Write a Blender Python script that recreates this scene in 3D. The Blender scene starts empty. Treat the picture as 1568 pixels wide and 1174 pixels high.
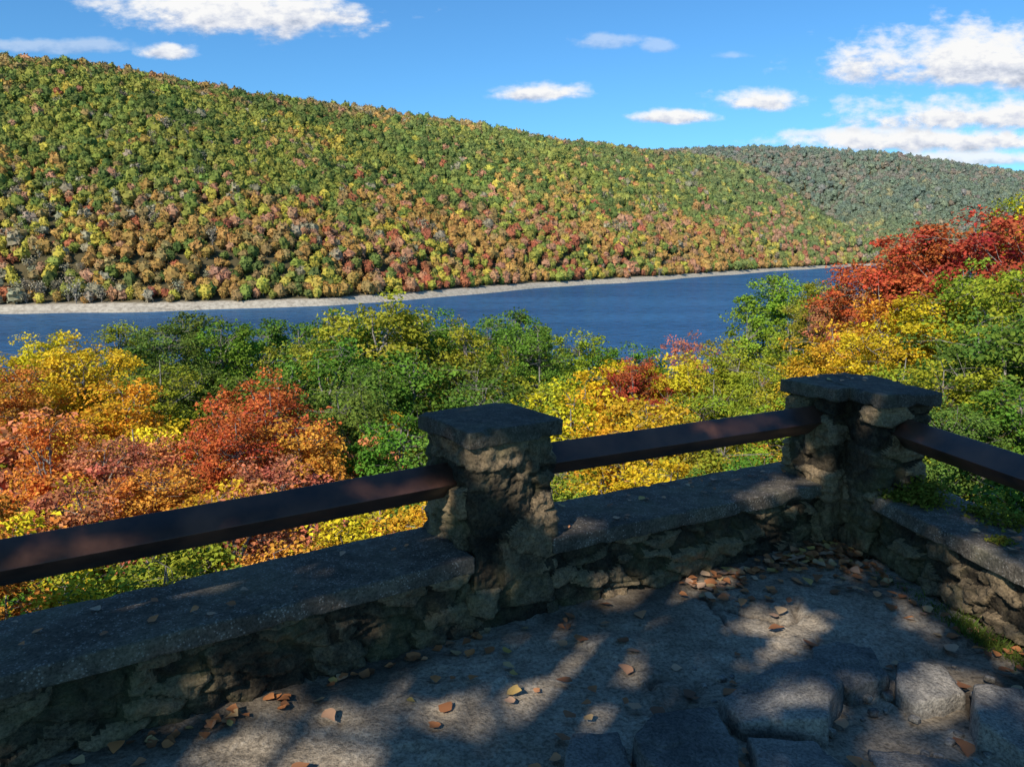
import bpy, math, numpy as np
from mathutils import Vector, Matrix
rng=np.random.default_rng(7)
scene=bpy.context.scene
SUN=np.array([-.40,-.68,.61]); SUN/=np.linalg.norm(SUN)
ZR=-43.4
# ------------------------------------------------------------ utils
def h3(i,j,k):
    v=np.sin(i*127.1+j*311.7+k*74.7)*43758.5453
    return v-np.floor(v)
def vnoise(p):
    i=np.floor(p); f=p-i; f=f*f*(3-2*f)
    x,y,z=i[:,0],i[:,1],i[:,2]; fx,fy,fz=f[:,0],f[:,1],f[:,2]
    def L(a,b,t): return a+(b-a)*t
    return L(L(L(h3(x,y,z),h3(x+1,y,z),fx),L(h3(x,y+1,z),h3(x+1,y+1,z),fx),fy),
             L(L(h3(x,y,z+1),h3(x+1,y,z+1),fx),L(h3(x,y+1,z+1),h3(x+1,y+1,z+1),fx),fy),fz)
def fbm(p,o=4):
    s=0;a=.5;t=0
    for _ in range(o):
        s=s+a*vnoise(p);t+=a;p=p*2.03+17.3;a*=.5
    return s/t
def voro(p):
    i=np.floor(p);F1=np.full(len(p),9.);F2=np.full(len(p),9.);ID=np.zeros(len(p))
    for a in (-1,0,1):
        for b in (-1,0,1):
            for c in (-1,0,1):
                q=i+[a,b,c];x,y,z=q[:,0],q[:,1],q[:,2]
                s=q+np.column_stack([h3(x,y,z),h3(x+5,y+9,z+2),h3(x+13,y+3,z+7)])*.8+.1
                d=np.abs(p-s);d=(d**3).sum(1)**(1/3.);idv=h3(x+31,y+11,z+17)
                n=d<F1;F2=np.where(n,F1,np.minimum(F2,d));ID=np.where(n,idv,ID);F1=np.where(n,d,F1)
    return F1,F2,ID
def sstep(a,b,x):
    t=np.clip((x-a)/(b-a),0,1); return t*t*(3-2*t)
def mesh_obj(name,V,F,mats=(),mi=None,smooth=False,attrs=None,link=True,parent=None):
    V=np.asarray(V,dtype=np.float32); F=np.asarray(F,dtype=np.int32)
    me=bpy.data.meshes.new(name)
    me.vertices.add(len(V)); me.vertices.foreach_set('co',V.ravel())
    if len(F):
        n=F.shape[1]
        me.loops.add(F.size); me.loops.foreach_set('vertex_index',F.ravel())
        me.polygons.add(len(F)); me.polygons.foreach_set('loop_start',np.arange(0,F.size,n,dtype=np.int32))
        if mi is not None: me.polygons.foreach_set('material_index',np.asarray(mi,dtype=np.int32))
        me.polygons.foreach_set('use_smooth',np.full(len(F),smooth) if not isinstance(smooth,np.ndarray) else smooth)
    for m in mats: me.materials.append(m)
    if attrs:
        for k,(dom,ty,data) in attrs.items():
            a=me.attributes.new(k,ty,dom)
            key={'FLOAT':'value','INT':'value','FLOAT_VECTOR':'vector','FLOAT_COLOR':'color'}[ty]
            a.data.foreach_set(key,np.asarray(data,dtype=np.int32 if ty=='INT' else np.float32).ravel())
    me.update(calc_edges=True); me.validate()
    ob=bpy.data.objects.new(name,me)
    if link: scene.collection.objects.link(ob)
    if parent: ob.parent=parent
    return ob
class MB:
    def __init__(s): s.V=[];s.F=[];s.M=[];s.S=[];s.n=0;s.A={}
    def add(s,V,F,m=0,smooth=True,**at):
        V=np.asarray(V,float);F=np.asarray(F,int)
        s.V.append(V);s.F.append(F+s.n);s.M.append(np.full(len(F),m));s.S.append(np.full(len(F),smooth));s.n+=len(V)
        for k,v in at.items(): s.A.setdefault(k,[]).append(np.broadcast_to(v,(len(F),)).astype(float))
    def obj(s,name,mats,**kw):
        at={k:('FACE','FLOAT',np.concatenate(v)) for k,v in s.A.items()}
        return mesh_obj(name,np.concatenate(s.V),np.concatenate(s.F),mats,np.concatenate(s.M),np.concatenate(s.S),at,**kw)
def tube(P,R,n=6):
    P=np.asarray(P,float);R=np.asarray(R,float)
    T=np.gradient(P,axis=0);T/=np.linalg.norm(T,axis=1)[:,None]+1e-9
    ref=np.array([.31,.95,.05]) if abs(T[0][2])>.5 else np.array([0.05,.1,1.])
    A=np.cross(T,ref);A/=np.linalg.norm(A,axis=1)[:,None]+1e-9
    B=np.cross(T,A)
    th=np.arange(n)*2*np.pi/n
    V=P[:,None,:]+R[:,None,None]*(np.cos(th)[None,:,None]*A[:,None,:]+np.sin(th)[None,:,None]*B[:,None,:])
    m=len(P); i=np.arange(m-1)[:,None]*n; j=np.arange(n)[None,:]
    F=np.stack([i+j,i+(j+1)%n,i+n+(j+1)%n,i+n+j],-1).reshape(-1,4)
    return V.reshape(-1,3),F
def boxgrid(dx,dy,dz,res,r,amp,fs,seed,M=None,lo=0.):
    """rough rounded block centred on the origin"""
    h=np.array([dx,dy,dz])/2.; r=min(r,h.min()*.9)
    Vs=[];Fs=[];n0=0
    for ax in range(3):
        u,v=(ax+1)%3,(ax+2)%3
        nu=max(2,int(round(2*h[u]/res)));nv=max(2,int(round(2*h[v]/res)))
        def ln(hh,n):
            a=np.linspace(-hh,hh,n+1); e=[-hh+r*.3,-hh+r*.65,hh-r*.65,hh-r*.3]
            return np.sort(np.concatenate([a,e]))
        a=ln(h[u],nu);b=ln(h[v],nv)
        for sg in (-1,1):
            A,B=np.meshgrid(a,b,indexing='ij')
            P=np.zeros(A.shape+(3,));P[...,u]=A;P[...,v]=B;P[...,ax]=sg*h[ax]
            na,nb=A.shape
            i=np.arange(na-1)[:,None]*nb;j=np.arange(nb-1)[None,:]
            q=[i+j,i+nb+j,i+nb+j+1,i+j+1]
            if sg<0:q=q[::-1]
            Fs.append(np.stack(q,-1).reshape(-1,4)+n0);Vs.append(P.reshape(-1,3));n0+=na*nb
    V=np.concatenate(Vs)
    q=np.clip(V,-(h-r),h-r);d=V-q;l=np.linalg.norm(d,axis=1)[:,None]+1e-9
    V0=V.copy();V=q+d/l*r
    near=(h-np.abs(V0));ne=np.sort(near,axis=1)[:,1]
    chip=sstep(.035,.0,ne)*np.clip(fbm(V0*11+seed,3)-.55,0,1)*lo
    V[:,2]-=np.sign(V0[:,2])*chip*1.0;V[:,1]-=np.sign(V0[:,1])*chip*.8
    for k in range(3):
        V[:,k]+=(fbm(V0*fs+seed*3.7+k*19.1,4)-.5)*2*amp
    if M is not None: V=V@M[0].T+M[1]
    return V,np.concatenate(Fs)
# ------------------------------------------------------------ materials
class NT:
    def __init__(s,nt): s.t=nt;s.n=nt.nodes;s.l=nt.links
    def a(s,ty,ins=None,**pr):
        nd=s.n.new(ty)
        for k,v in pr.items(): setattr(nd,k,v)
        if ins:
            for k,v in ins.items():
                if isinstance(v,bpy.types.NodeSocket): s.l.new(v,nd.inputs[k])
                else: nd.inputs[k].default_value=v
        return nd
    def math(s,op,a,b=0.,c=0.,clamp=False):
        nd=s.n.new('ShaderNodeMath');nd.operation=op;nd.use_clamp=clamp
        for i,v in enumerate((a,b,c)):
            if isinstance(v,bpy.types.NodeSocket): s.l.new(v,nd.inputs[i])
            else: nd.inputs[i].default_value=v
        return nd.outputs[0]
    def mix(s,f,a,b,bt='MIX'):
        nd=s.n.new('ShaderNodeMix');nd.data_type='RGBA';nd.blend_type=bt
        for i,v in ((0,f),(6,a),(7,b)):
            if isinstance(v,bpy.types.NodeSocket): s.l.new(v,nd.inputs[i])
            elif i==0: nd.inputs[0].default_value=v
            else: nd.inputs[i].default_value=(*v,1) if len(v)==3 else v
        return nd.outputs[2]
    def ramp(s,f,pts):
        nd=s.n.new('ShaderNodeValToRGB');cr=nd.color_ramp
        while len(cr.elements)<len(pts): cr.elements.new(.5)
        for e,(p,c) in zip(cr.elements,pts):
            e.position=p;e.color=(*c,1) if hasattr(c,'__len__') else (c,c,c,1)
        s.l.new(f,nd.inputs[0]);return nd.outputs[0]
def newmat(name):
    m=bpy.data.materials.new(name);m.use_nodes=True;m.node_tree.nodes.clear();N=NT(m.node_tree)
    o=N.a('ShaderNodeOutputMaterial');return m,N,o
def noise(N,vec,sc,det=4,rough=.55):
    return N.a('ShaderNodeTexNoise',{'Vector':vec,'Scale':sc,'Detail':det,'Roughness':rough}).outputs[0]
def rock_mat(name,cols,sc=1.,bump=.5,speck=0.,rough=.9,island=.5,crack=False,cell=False,moss=.0):
    m,N,o=newmat(name)
    geo=N.a('ShaderNodeNewGeometry');pos=geo.outputs['Position'];ri=geo.outputs['Random Per Island']
    if cell: ri=N.a('ShaderNodeAttribute',attribute_name='cell').outputs['Fac']
    n1=noise(N,pos,3.5*sc,2,.6);n2=noise(N,pos,17*sc,4,.7);n3=noise(N,pos,95*sc,2,.7)
    f=N.math('ADD',N.math('MULTIPLY',n1,.6),N.math('MULTIPLY',n2,.5))
    f=N.math('ADD',f,N.math('MULTIPLY',N.math('SUBTRACT',ri,.5),island))
    c=N.ramp(f,[(.3,cols[0]),(.52,cols[1]),(.74,cols[2])])
    c=N.mix(1.,c,N.ramp(n3,[(.3,.45),(.62,1.15)]),'MULTIPLY')
    if speck>0:
        v=N.a('ShaderNodeTexVoronoi',{'Vector':pos,'Scale':85.*sc})
        sp=N.math('MULTIPLY',N.math('LESS_THAN',v.outputs['Distance'],.30),N.math('GREATER_THAN',n2,.5))
        c=N.mix(N.math('MULTIPLY',sp,speck),c,(.37,.33,.28))
    if moss>0:
        c=N.mix(N.math('MULTIPLY',N.ramp(n1,[(.5,0.),(.66,1.)]),moss),c,(.07,.08,.03))
    if crack:
        at=N.a('ShaderNodeAttribute',attribute_name='crack').outputs['Fac']
        c=N.mix(at,c,(.05,.036,.024))
    h=N.math('ADD',N.math('MULTIPLY',n2,.6),N.math('MULTIPLY',n3,.25))
    b=N.a('ShaderNodeBump',{'Strength':bump,'Distance':.02,'Height':h})
    p=N.a('ShaderNodeBsdfPrincipled',{'Base Color':c,'Roughness':rough,'Normal':b.outputs[0]})
    p.inputs['Specular IOR Level'].default_value=.2
    N.l.new(p.outputs[0],o.inputs[0]);return m
M_STONE=rock_mat('rubble_stone',[(.024,.019,.013),(.088,.066,.040),(.28,.20,.115)],1.,1.,0,.9,.35,cell=True,moss=.4)
M_COPE=rock_mat('coping_concrete',[(.05,.042,.033),(.108,.091,.07),(.23,.19,.145)],1.,.8,.7,.85,.1,moss=.3)
M_CAP=rock_mat('cap_concrete',[(.038,.033,.026),(.078,.066,.052),(.17,.145,.11)],1.,.9,.2,.85,.1,moss=.3)
M_FLOOR=rock_mat('terrace_concrete',[(.15,.12,.087),(.32,.26,.187),(.54,.45,.335)],.7,1.,.2,.9,0.,True)
M_SLAB=rock_mat('flagstone',[(.10,.093,.084),(.21,.19,.163),(.38,.335,.275)],1.,1.,.1,.85,.3)
def metal_mat():
    m,N,o=newmat('dark_bronze_steel');pos=N.a('ShaderNodeNewGeometry').outputs['Position']
    n=noise(N,pos,5,4,.6);n2=noise(N,pos,60,3,.6)
    c=N.ramp(n,[(.35,(.035,.019,.015)),(.7,(.14,.06,.036))])
    b=N.a('ShaderNodeBump',{'Strength':.15,'Distance':.004,'Height':n2})
    p=N.a('ShaderNodeBsdfPrincipled',{'Base Color':c,'Roughness':N.math('ADD',.28,N.math('MULTIPLY',n,.25)),'Metallic':0.,'Normal':b.outputs[0]})
    N.l.new(p.outputs[0],o.inputs[0]);return m
M_METAL=metal_mat()
def leaf_mat(name,src='OBJ',transl=.35,huev=.05,v0=.6,v1=.85):
    m,N,o=newmat(name)
    if src=='OBJ': col=N.a('ShaderNodeObjectInfo').outputs['Color']
    elif src=='INST':
        a=N.a('ShaderNodeAttribute',attribute_name='tcol');a.attribute_type='INSTANCER';col=a.outputs['Color']
    else: 
        rgb=N.a('ShaderNodeRGB');rgb.outputs[0].default_value=(*src,1);col=rgb.outputs[0]
    v=N.a('ShaderNodeAttribute',attribute_name='v').outputs['Fac'];h=N.a('ShaderNodeAttribute',attribute_name='h').outputs['Fac']
    hue=N.math('ADD',.5-huev*.25,N.math('MULTIPLY',h,huev))
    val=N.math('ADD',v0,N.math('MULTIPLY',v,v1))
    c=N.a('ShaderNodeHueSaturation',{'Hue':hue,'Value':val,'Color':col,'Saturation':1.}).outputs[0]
    d=N.a('ShaderNodeBsdfDiffuse',{'Color':c})
    if transl>0:
        t=N.a('ShaderNodeBsdfTranslucent',{'Color':c})
        mx=N.a('ShaderNodeMixShader',{0:transl,1:d.outputs[0],2:t.outputs[0]})
        N.l.new(mx.outputs[0],o.inputs[0])
    else: N.l.new(d.outputs[0],o.inputs[0])
    return m
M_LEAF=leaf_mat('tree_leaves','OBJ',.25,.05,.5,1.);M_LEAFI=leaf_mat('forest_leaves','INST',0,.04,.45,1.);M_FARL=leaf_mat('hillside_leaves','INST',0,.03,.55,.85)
def simple(name,c1,c2,sc,bump=.4):
    m,N,o=newmat(name);pos=N.a('ShaderNodeNewGeometry').outputs['Position']
    n=noise(N,pos,sc,3,.65);c=N.ramp(n,[(.35,c1),(.65,c2)])
    p=N.a('ShaderNodeBsdfDiffuse',{'Color':c});N.l.new(p.outputs[0],o.inputs[0]);return m
M_BARK=simple('bark',(.14,.12,.10),(.38,.34,.29),8)
M_GROUND=simple('forest_floor',(.05,.04,.02),(.16,.11,.05),1.3)
def hill_mat():
    m,N,o=newmat('hillside_ground');pos=N.a('ShaderNodeNewGeometry').outputs['Position']
    n=noise(N,pos,.05,4,.7);n2=noise(N,pos,.35,5,.7)
    c=N.ramp(n,[(.35,(.07,.06,.03)),(.65,(.13,.10,.05))])
    bk=N.a('ShaderNodeAttribute',attribute_name='bank').outputs['Fac']
    rc=N.ramp(n2,[(.3,(.26,.215,.16)),(.6,(.54,.47,.36))])
    c=N.mix(bk,c,rc)
    p=N.a('ShaderNodeBsdfDiffuse',{'Color':c});N.l.new(p.outputs[0],o.inputs[0]);return m
M_HILL=hill_mat()
def water_mat():
    m,N,o=newmat('river_water');pos=N.a('ShaderNodeNewGeometry').outputs['Position']
    mp=N.a('ShaderNodeMapping',{'Vector':pos,'Scale':(.35,1.,1.),'Rotation':(0,0,.6)}).outputs[0]
    n=noise(N,mp,.3,4,.7);n2=noise(N,mp,.012,4,.65)
    c=N.ramp(n2,[(.35,(.014,.066,.155)),(.65,(.030,.115,.235))])
    c=N.mix(1.,c,N.ramp(n,[(.35,.55),(.65,1.45)]),'MULTIPLY')
    b=N.a('ShaderNodeBump',{'Strength':1.,'Distance':.8,'Height':n})
    d=N.a('ShaderNodeBsdfDiffuse',{'Color':c});g=N.a('ShaderNodeBsdfGlossy',{'Color':(.62,.82,1.,1),'Roughness':.16,'Normal':b.outputs[0]})
    mx=N.a('ShaderNodeMixShader',{0:.26,1:d.outputs[0],2:g.outputs[0]})
    N.l.new(mx.outputs[0],o.inputs[0]);return m
M_WATER=water_mat()
# ------------------------------------------------------------ trees
def leafquads(C,Nrm,L,W,seed):
    r=np.random.default_rng(seed);n=len(C)
    Nrm=Nrm/(np.linalg.norm(Nrm,axis=1)[:,None]+1e-9)
    t=r.normal(size=(n,3));a=np.cross(Nrm,t);a/=np.linalg.norm(a,axis=1)[:,None]+1e-9;b=np.cross(Nrm,a)
    L=np.broadcast_to(L,(n,))[:,None];W=np.broadcast_to(W,(n,))[:,None]
    lift=Nrm*W*.25
    V=np.stack([C-a*L*.5,C+b*W*.5+lift-a*L*.08,C+a*L*.5,C-b*W*.5+lift-a*L*.08],1).reshape(-1,3)
    return V,np.arange(4*n).reshape(-1,4)
def build_tree(name,seed,H=10.,R=3.,cb=.22,nc=130,nl=62,ls=.175,cr=.55,gap=.0,under=9.,twigs=2):
    r=np.random.default_rng(seed);mb=MB()
    z=np.linspace(-under,H*.9,22);w=np.cumsum(r.normal(size=(22,2))*.09,0);w-=w[int(under/(H*.9+under)*21)]
    tr=np.column_stack([w,z]);rad=np.interp(z,[-under,0,H*.5,H*.9],[.22,.17,.09,.02])
    V,F=tube(tr,rad,6);mb.add(V,F,0,True,v=.5,h=.5)
    zc=(cb*H+H)/2;hz=(H-cb*H)/2
    d=r.normal(size=(nc*3,3));d/=np.linalg.norm(d,axis=1)[:,None]
    lump=.62+.62*fbm(d*1.9+seed*5.1,3)
    rr=(r.random(nc*3)**.42)*lump
    shape=np.where(d[:,2]<0,1.,.92)
    C=np.column_stack([d[:,0]*R*rr,d[:,1]*R*rr,zc+d[:,2]*hz*rr*shape])
    keep=(fbm(C*.55+seed*7.7,2)>.38+gap);C=C[keep][:nc]
    far=C[np.argsort(-np.linalg.norm((C-[0,0,zc])/[R,R,hz],axis=1))]
    ends=far[:60][r.permutation(min(60,len(far)))[:14]]
    LP=[tr[z>cb*H*.6]]
    for e in ends:
        ph=max(cb*H*.5,e[2]-r.uniform(1.2,3.));s=np.array([np.interp(ph,z,tr[:,0]),np.interp(ph,z,tr[:,1]),ph])
        t=np.linspace(0,1,8)[:,None];mid=(s+e)/2+[0,0,-.3]+r.normal(size=3)*.25
        P=(1-t)**2*s+2*t*(1-t)*mid+t*t*e;P+=r.normal(size=P.shape)*.05*np.sin(t*np.pi)
        V,F=tube(P,np.linspace(.075,.014,8),4);mb.add(V,F,0,True,v=.5,h=.5);LP.append(P[2:])
    LP=np.concatenate(LP)
    for c in C:
        dd=np.linalg.norm(LP-c,axis=1)+np.maximum(0,LP[:,2]-c[2])*1.;s=LP[np.argmin(dd)]
        for _ in range(twigs):
            e=c+r.normal(size=3)*cr*.5
            P=np.array([s,(s+e)/2+r.normal(size=3)*.1,e]);V,F=tube(P,[.018,.011,.005],3);mb.add(V,F,0,True,v=.5,h=.5)
    n=len(C)*nl;ci=np.repeat(np.arange(len(C)),nl)
    crs=cr*(.6+.8*r.random(len(C)))
    off=r.normal(size=(n,3));off/=np.linalg.norm(off,axis=1)[:,None];off*=(r.random(n)**.5)[:,None]
    P=C[ci]+off*crs[ci][:,None]*[1.15,1.15,.7]
    out=P-[0,0,zc-1.];out/=np.linalg.norm(out,axis=1)[:,None]
    nr=r.normal(size=(n,3))*.6+out*.7+[0,0,.45]
    sz=ls*(.7+.7*r.random(n))
    V,F=leafquads(P,nr,sz,sz*.8,seed+1)
    cv=r.random(len(C));ch=np.clip(fbm(C*.35+seed,2)*2.2-.6,0,1)*.7+.3*r.random(len(C))
    mb.add(V,F,1,False,v=np.clip(cv[ci]*.5+r.random(n)*.5,0,1),h=np.clip(ch[ci]+r.normal(size=n)*.12,0,1))
    return mb,name
def tree_mesh(seed,leafm,**k):
    mb,_=build_tree('t',seed,**k);o=mb.obj('tree_source_%d'%seed,[M_BARK,leafm],link=False);return o
variants=[tree_mesh(11,M_LEAF,R=3.1,nc=170,nl=76,ls=.155,gap=-.04),tree_mesh(12,M_LEAF,R=2.8,nc=130,gap=.02,nl=72,ls=.16),tree_mesh(13,M_LEAF,R=3.4,nc=180,nl=80,ls=.16,gap=-.04),
          tree_mesh(14,M_LEAF,R=3.,nc=110,nl=55,gap=.05,ls=.15),tree_mesh(15,M_LEAF,R=3.2,nc=175,nl=78,ls=.15,gap=-.04),tree_mesh(16,M_LEAF,R=2.6,nc=115,nl=62,gap=.04,ls=.15)]
G=(.17,.235,.035);DG=(.115,.17,.03);YG=(.34,.345,.035);Y=(.67,.44,.03);OY=(.68,.34,.035);O=(.65,.23,.05);RD=(.52,.07,.045);PK=(.57,.165,.095)
tn={id(G):'green_oak_tree',id(DG):'dark_green_tree',id(YG):'yellow_green_tree',id(Y):'yellow_maple_tree',id(OY):'golden_maple_tree',id(O):'orange_maple_tree',id(RD):'red_maple_tree',id(PK):'pink_red_maple_tree'}
# ------------------------------------------------------------ terrace frame
A1=math.radians(33.3);A2=math.radians(28.0)
D1=np.array([math.cos(A1),math.sin(A1)]);N1=np.array([-D1[1],D1[0]])
D2=np.array([math.cos(A2),math.sin(A2)]);N2=np.array([-D2[1],D2[0]])
PC=np.array([-.1,3.28]);C0=np.array([1.81,4.05])
D3=np.array([.187,-.982]);D3/=np.linalg.norm(D3);N3=np.array([-D3[1],D3[0]])
def outd(x,y):
    a=(x-PC[0])*N1[0]+(y-PC[1])*N1[1]-.2;b=(x-PC[0])*N2[0]+(y-PC[1])*N2[1]-.2
    c=(x-C0[0])*N3[0]+(y-C0[1])*N3[1]-.4
    return np.maximum(np.maximum(a,b),c)
def ground(x,y):
    x=np.asarray(x,float);y=np.asarray(y,float)
    o=outd(x,y)
    z=np.interp(o,[0,.3,3,8,20,50,100,160,200,212,260,400],[-.06,-.7,-3,-6.5,-14,-22,-32,-40,-42.6,-44.5,-56,-60])
    rt=sstep(.33,.62,x/np.maximum(np.abs(y)+1,1.))*(1-sstep(60,180,o))
    z=z*(1-.4*rt)
    q=np.stack([x.ravel()*.12,y.ravel()*.12,0*x.ravel()],-1);nz=(fbm(q,3)-.5).reshape(x.shape)
    return z+nz*2.5*sstep(2,12,o)*(1-sstep(150,190,o))
n=420;b=math.asinh(7000/4.);t=np.linspace(-1,1,n);gx=4*np.sinh(b*t)
X,Yg=np.meshgrid(gx,gx+3,indexing='ij');Z=ground(X,Yg)
i=np.arange(n-1)[:,None]*n;j=np.arange(n-1)[None,:]
FQ=np.stack([i+j,i+n+j,i+n+j+1,i+j+1],-1).reshape(-1,4)
mesh_obj('ground',np.stack([X,Yg,Z],-1).reshape(-1,3),FQ,[M_GROUND],smooth=True)
mesh_obj('river_water',[(-7000,-7000,ZR),(7000,-7000,ZR),(7000,7000,ZR),(-7000,7000,ZR)],[(0,1,2,3)],[M_WATER])
# ------------------------------------------------------------ far hill
SX=np.array([-3000,-1400,-700,-356,-240,-143,-53,42,196,521,875,1500,2600,4500,7000.]);SY=np.array([300,400,480,535,562,605,742,893,1075,1525,1960,2500,2950,3300,3500.])
def shore_y(x): return np.interp(x,SX,SY)+6*np.sin(x/37.)+3*np.sin(x/13.)
def shore_d(x,y):
    best=np.full(x.shape,1e9)
    for k in range(len(SX)-1):
        a=np.array([SX[k],SY[k]]);bb=np.array([SX[k+1],SY[k+1]]);ab=bb-a
        t=np.clip(((x-a[0])*ab[0]+(y-a[1])*ab[1])/(ab@ab),0,1)
        best=np.minimum(best,np.hypot(x-a[0]-t*ab[0],y-a[1]-t*ab[1]))
    return best
def hill(x,y):
    d=shore_d(x,y);e=y-shore_y(x)
    D=np.interp(y,[1070,1870,2300],[600,600,480])
    top=207+(np.clip(y,800,2600)-1069)*.044-ZR-20*sstep(1600,2300,y)+42*sstep(380,820,-x)
    t=np.clip(d/D,0,1.6)
    pr=np.where(t<1,1-(1-np.clip(t,0,1))**1.5,1+.02*(t-1))
    q=np.stack([x.ravel()/260,y.ravel()/260,0*x.ravel()],-1)
    nz=(fbm(q,4)-.5).reshape(x.shape)
    z=top*pr
    a=np.array([1120,2150.]);dr=np.array([-.12,.99]);rel=(x-a[0])*dr[1]-(y-a[1])*dr[0];al=(x-a[0])*dr[0]+(y-a[1])*dr[1]
    z=z*(1-.62*np.exp(-(rel/240)**2)*sstep(-150,150,al)*(1-sstep(1200,1700,al)))
    kk=x/np.maximum(y,10)
    z2=(np.interp(kk,[-1,.1,.3,.5,.645,.9,1.3],[.06,.112,.118,.105,.086,.06,.05])*3500+32)*sstep(2500,3450,y)*sstep(10,420,d)
    z=np.maximum(z,z2)
    z=z+nz*30*sstep(30,260,d)
    lo=np.clip(d,0,9)*.55
    zz=np.maximum(lo,0)+z*sstep(4,60,d)
    return ZR+np.where(e<0,e*.3,zz),d,D
ev=np.concatenate([[-12,-4,0,2,4,6,9,12,16,22,30],np.geomspace(40,3200,110)])
xv=np.concatenate([np.linspace(-2600,-800,90),np.linspace(-790,1400,440),np.geomspace(1410,6500,160)])
X,E=np.meshgrid(xv,ev,indexing='ij');YY=shore_y(X)+E;Z,dd,_=hill(X,YY)
nx,ne=X.shape;i=np.arange(nx-1)[:,None]*ne;j=np.arange(ne-1)[None,:]
F=np.stack([i+j,i+ne+j,i+ne+j+1,i+j+1],-1).reshape(-1,4)
mesh_obj('hillside',np.stack([X,YY,Z],-1).reshape(-1,3),F,[M_HILL],smooth=True,attrs={'bank':('POINT','FLOAT',1-sstep(10,16,dd).ravel())})
def far_crown(seed,bare=False):
    r=np.random.default_rng(seed);mb=MB()
    V,F=tube([[0,0,-.6],[.03,0,.8],[0,.04,1.7]],[.07,.055,.02],3);mb.add(V,F,0,True,v=.5,h=.5)
    if not bare:
        nu,nv=12,8
        th=np.arange(nu)*2*np.pi/nu;ph=np.linspace(.22,np.pi-.12,nv)
        TH,PH=np.meshgrid(th,ph,indexing='ij')
        dv=np.stack([np.cos(TH)*np.sin(PH),np.sin(TH)*np.sin(PH),np.cos(PH)],-1).reshape(-1,3)
        rad=.40+.95*(fbm(dv*1.5+seed*3.3,2)-.0)*.75+(fbm(dv*3.6+seed*1.3,2)-.5)*.95
        V=dv*rad[:,None]*[1,1,np.where(seed%2,.95,1.1)]*.92;V[:,2]=np.where(V[:,2]>.62,.62+(V[:,2]-.62)*.55,V[:,2]);V+=[0,0,1.25];V+=r.normal(size=V.shape)*.05
        i=np.arange(nu)[:,None]*nv;j=np.arange(nv-1)[None,:];i2=((np.arange(nu)+1)%nu)[:,None]*nv
        F=np.stack([i+j,i+j+1,i2+j+1,i2+j],-1).reshape(-1,4)
        cap=np.arange(0,nu*nv,nv);F=np.concatenate([F,[[cap[0],cap[3],cap[6],cap[9]],[cap[0],cap[1],cap[2],cap[3]],[cap[3],cap[4],cap[5],cap[6]],[cap[6],cap[7],cap[8],cap[9]],[cap[9],cap[10],cap[11],cap[0]]]])
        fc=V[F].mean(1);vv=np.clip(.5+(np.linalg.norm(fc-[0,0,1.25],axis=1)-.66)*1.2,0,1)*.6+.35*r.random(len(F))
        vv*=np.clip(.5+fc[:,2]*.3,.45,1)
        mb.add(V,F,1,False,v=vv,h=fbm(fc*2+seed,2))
        nq=135;k=r.integers(0,len(V),nq);P=V[k]+dv[k]*r.uniform(-.05,.15,(nq,1));nr=dv[k]+r.normal(size=P.shape)*.5+[0,0,.2];s=.13+.15*r.random(nq)
    else:
        nc=14;d=r.normal(size=(nc,3));d/=np.linalg.norm(d,axis=1)[:,None];C=d*.6+[0,0,1.4]
        for c in C:
            P=np.array([[0,0,c[2]-.6],(np.array([0,0,c[2]-.3])+c)/2,c*[1.2,1.2,1.1]]);V,F=tube(P,[.035,.022,.01],3);mb.add(V,F,0,True,v=.5,h=.5)
        P=C[r.integers(0,nc,130)]+r.normal(size=(130,3))*.2;nr=r.normal(size=P.shape)+[0,-.5,.6];s=.14+.12*r.random(130)
    V,F=leafquads(P,nr,s,s*.9,seed)
    mb.add(V,F,1,False,v=.3+r.random(len(P))*.6,h=r.random(len(P)))
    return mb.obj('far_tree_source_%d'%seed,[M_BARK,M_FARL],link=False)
colF=bpy.data.collections.new('far_tree_sources')
for k in range(9): 
    o=far_crown(100+k,k==8);o.name='far_tree_src_%d'%k;colF.objects.link(o)
colM=bpy.data.collections.new('mid_tree_sources')
for k in range(4):
    o=tree_mesh(40+k,M_LEAFI,R=3.2,nc=95,nl=30,ls=.31,cr=.65,under=4.,twigs=1);o.name='mid_tree_src_%d'%k;colM.objects.link(o)
for k in range(3):
    o=tree_mesh(50+k,M_LEAFI,R=3.1,nc=130,nl=65,ls=.165,cr=.58,under=4.,twigs=1);o.name='mid_tree_src_%d'%(k+4);colM.objects.link(o)
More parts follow.
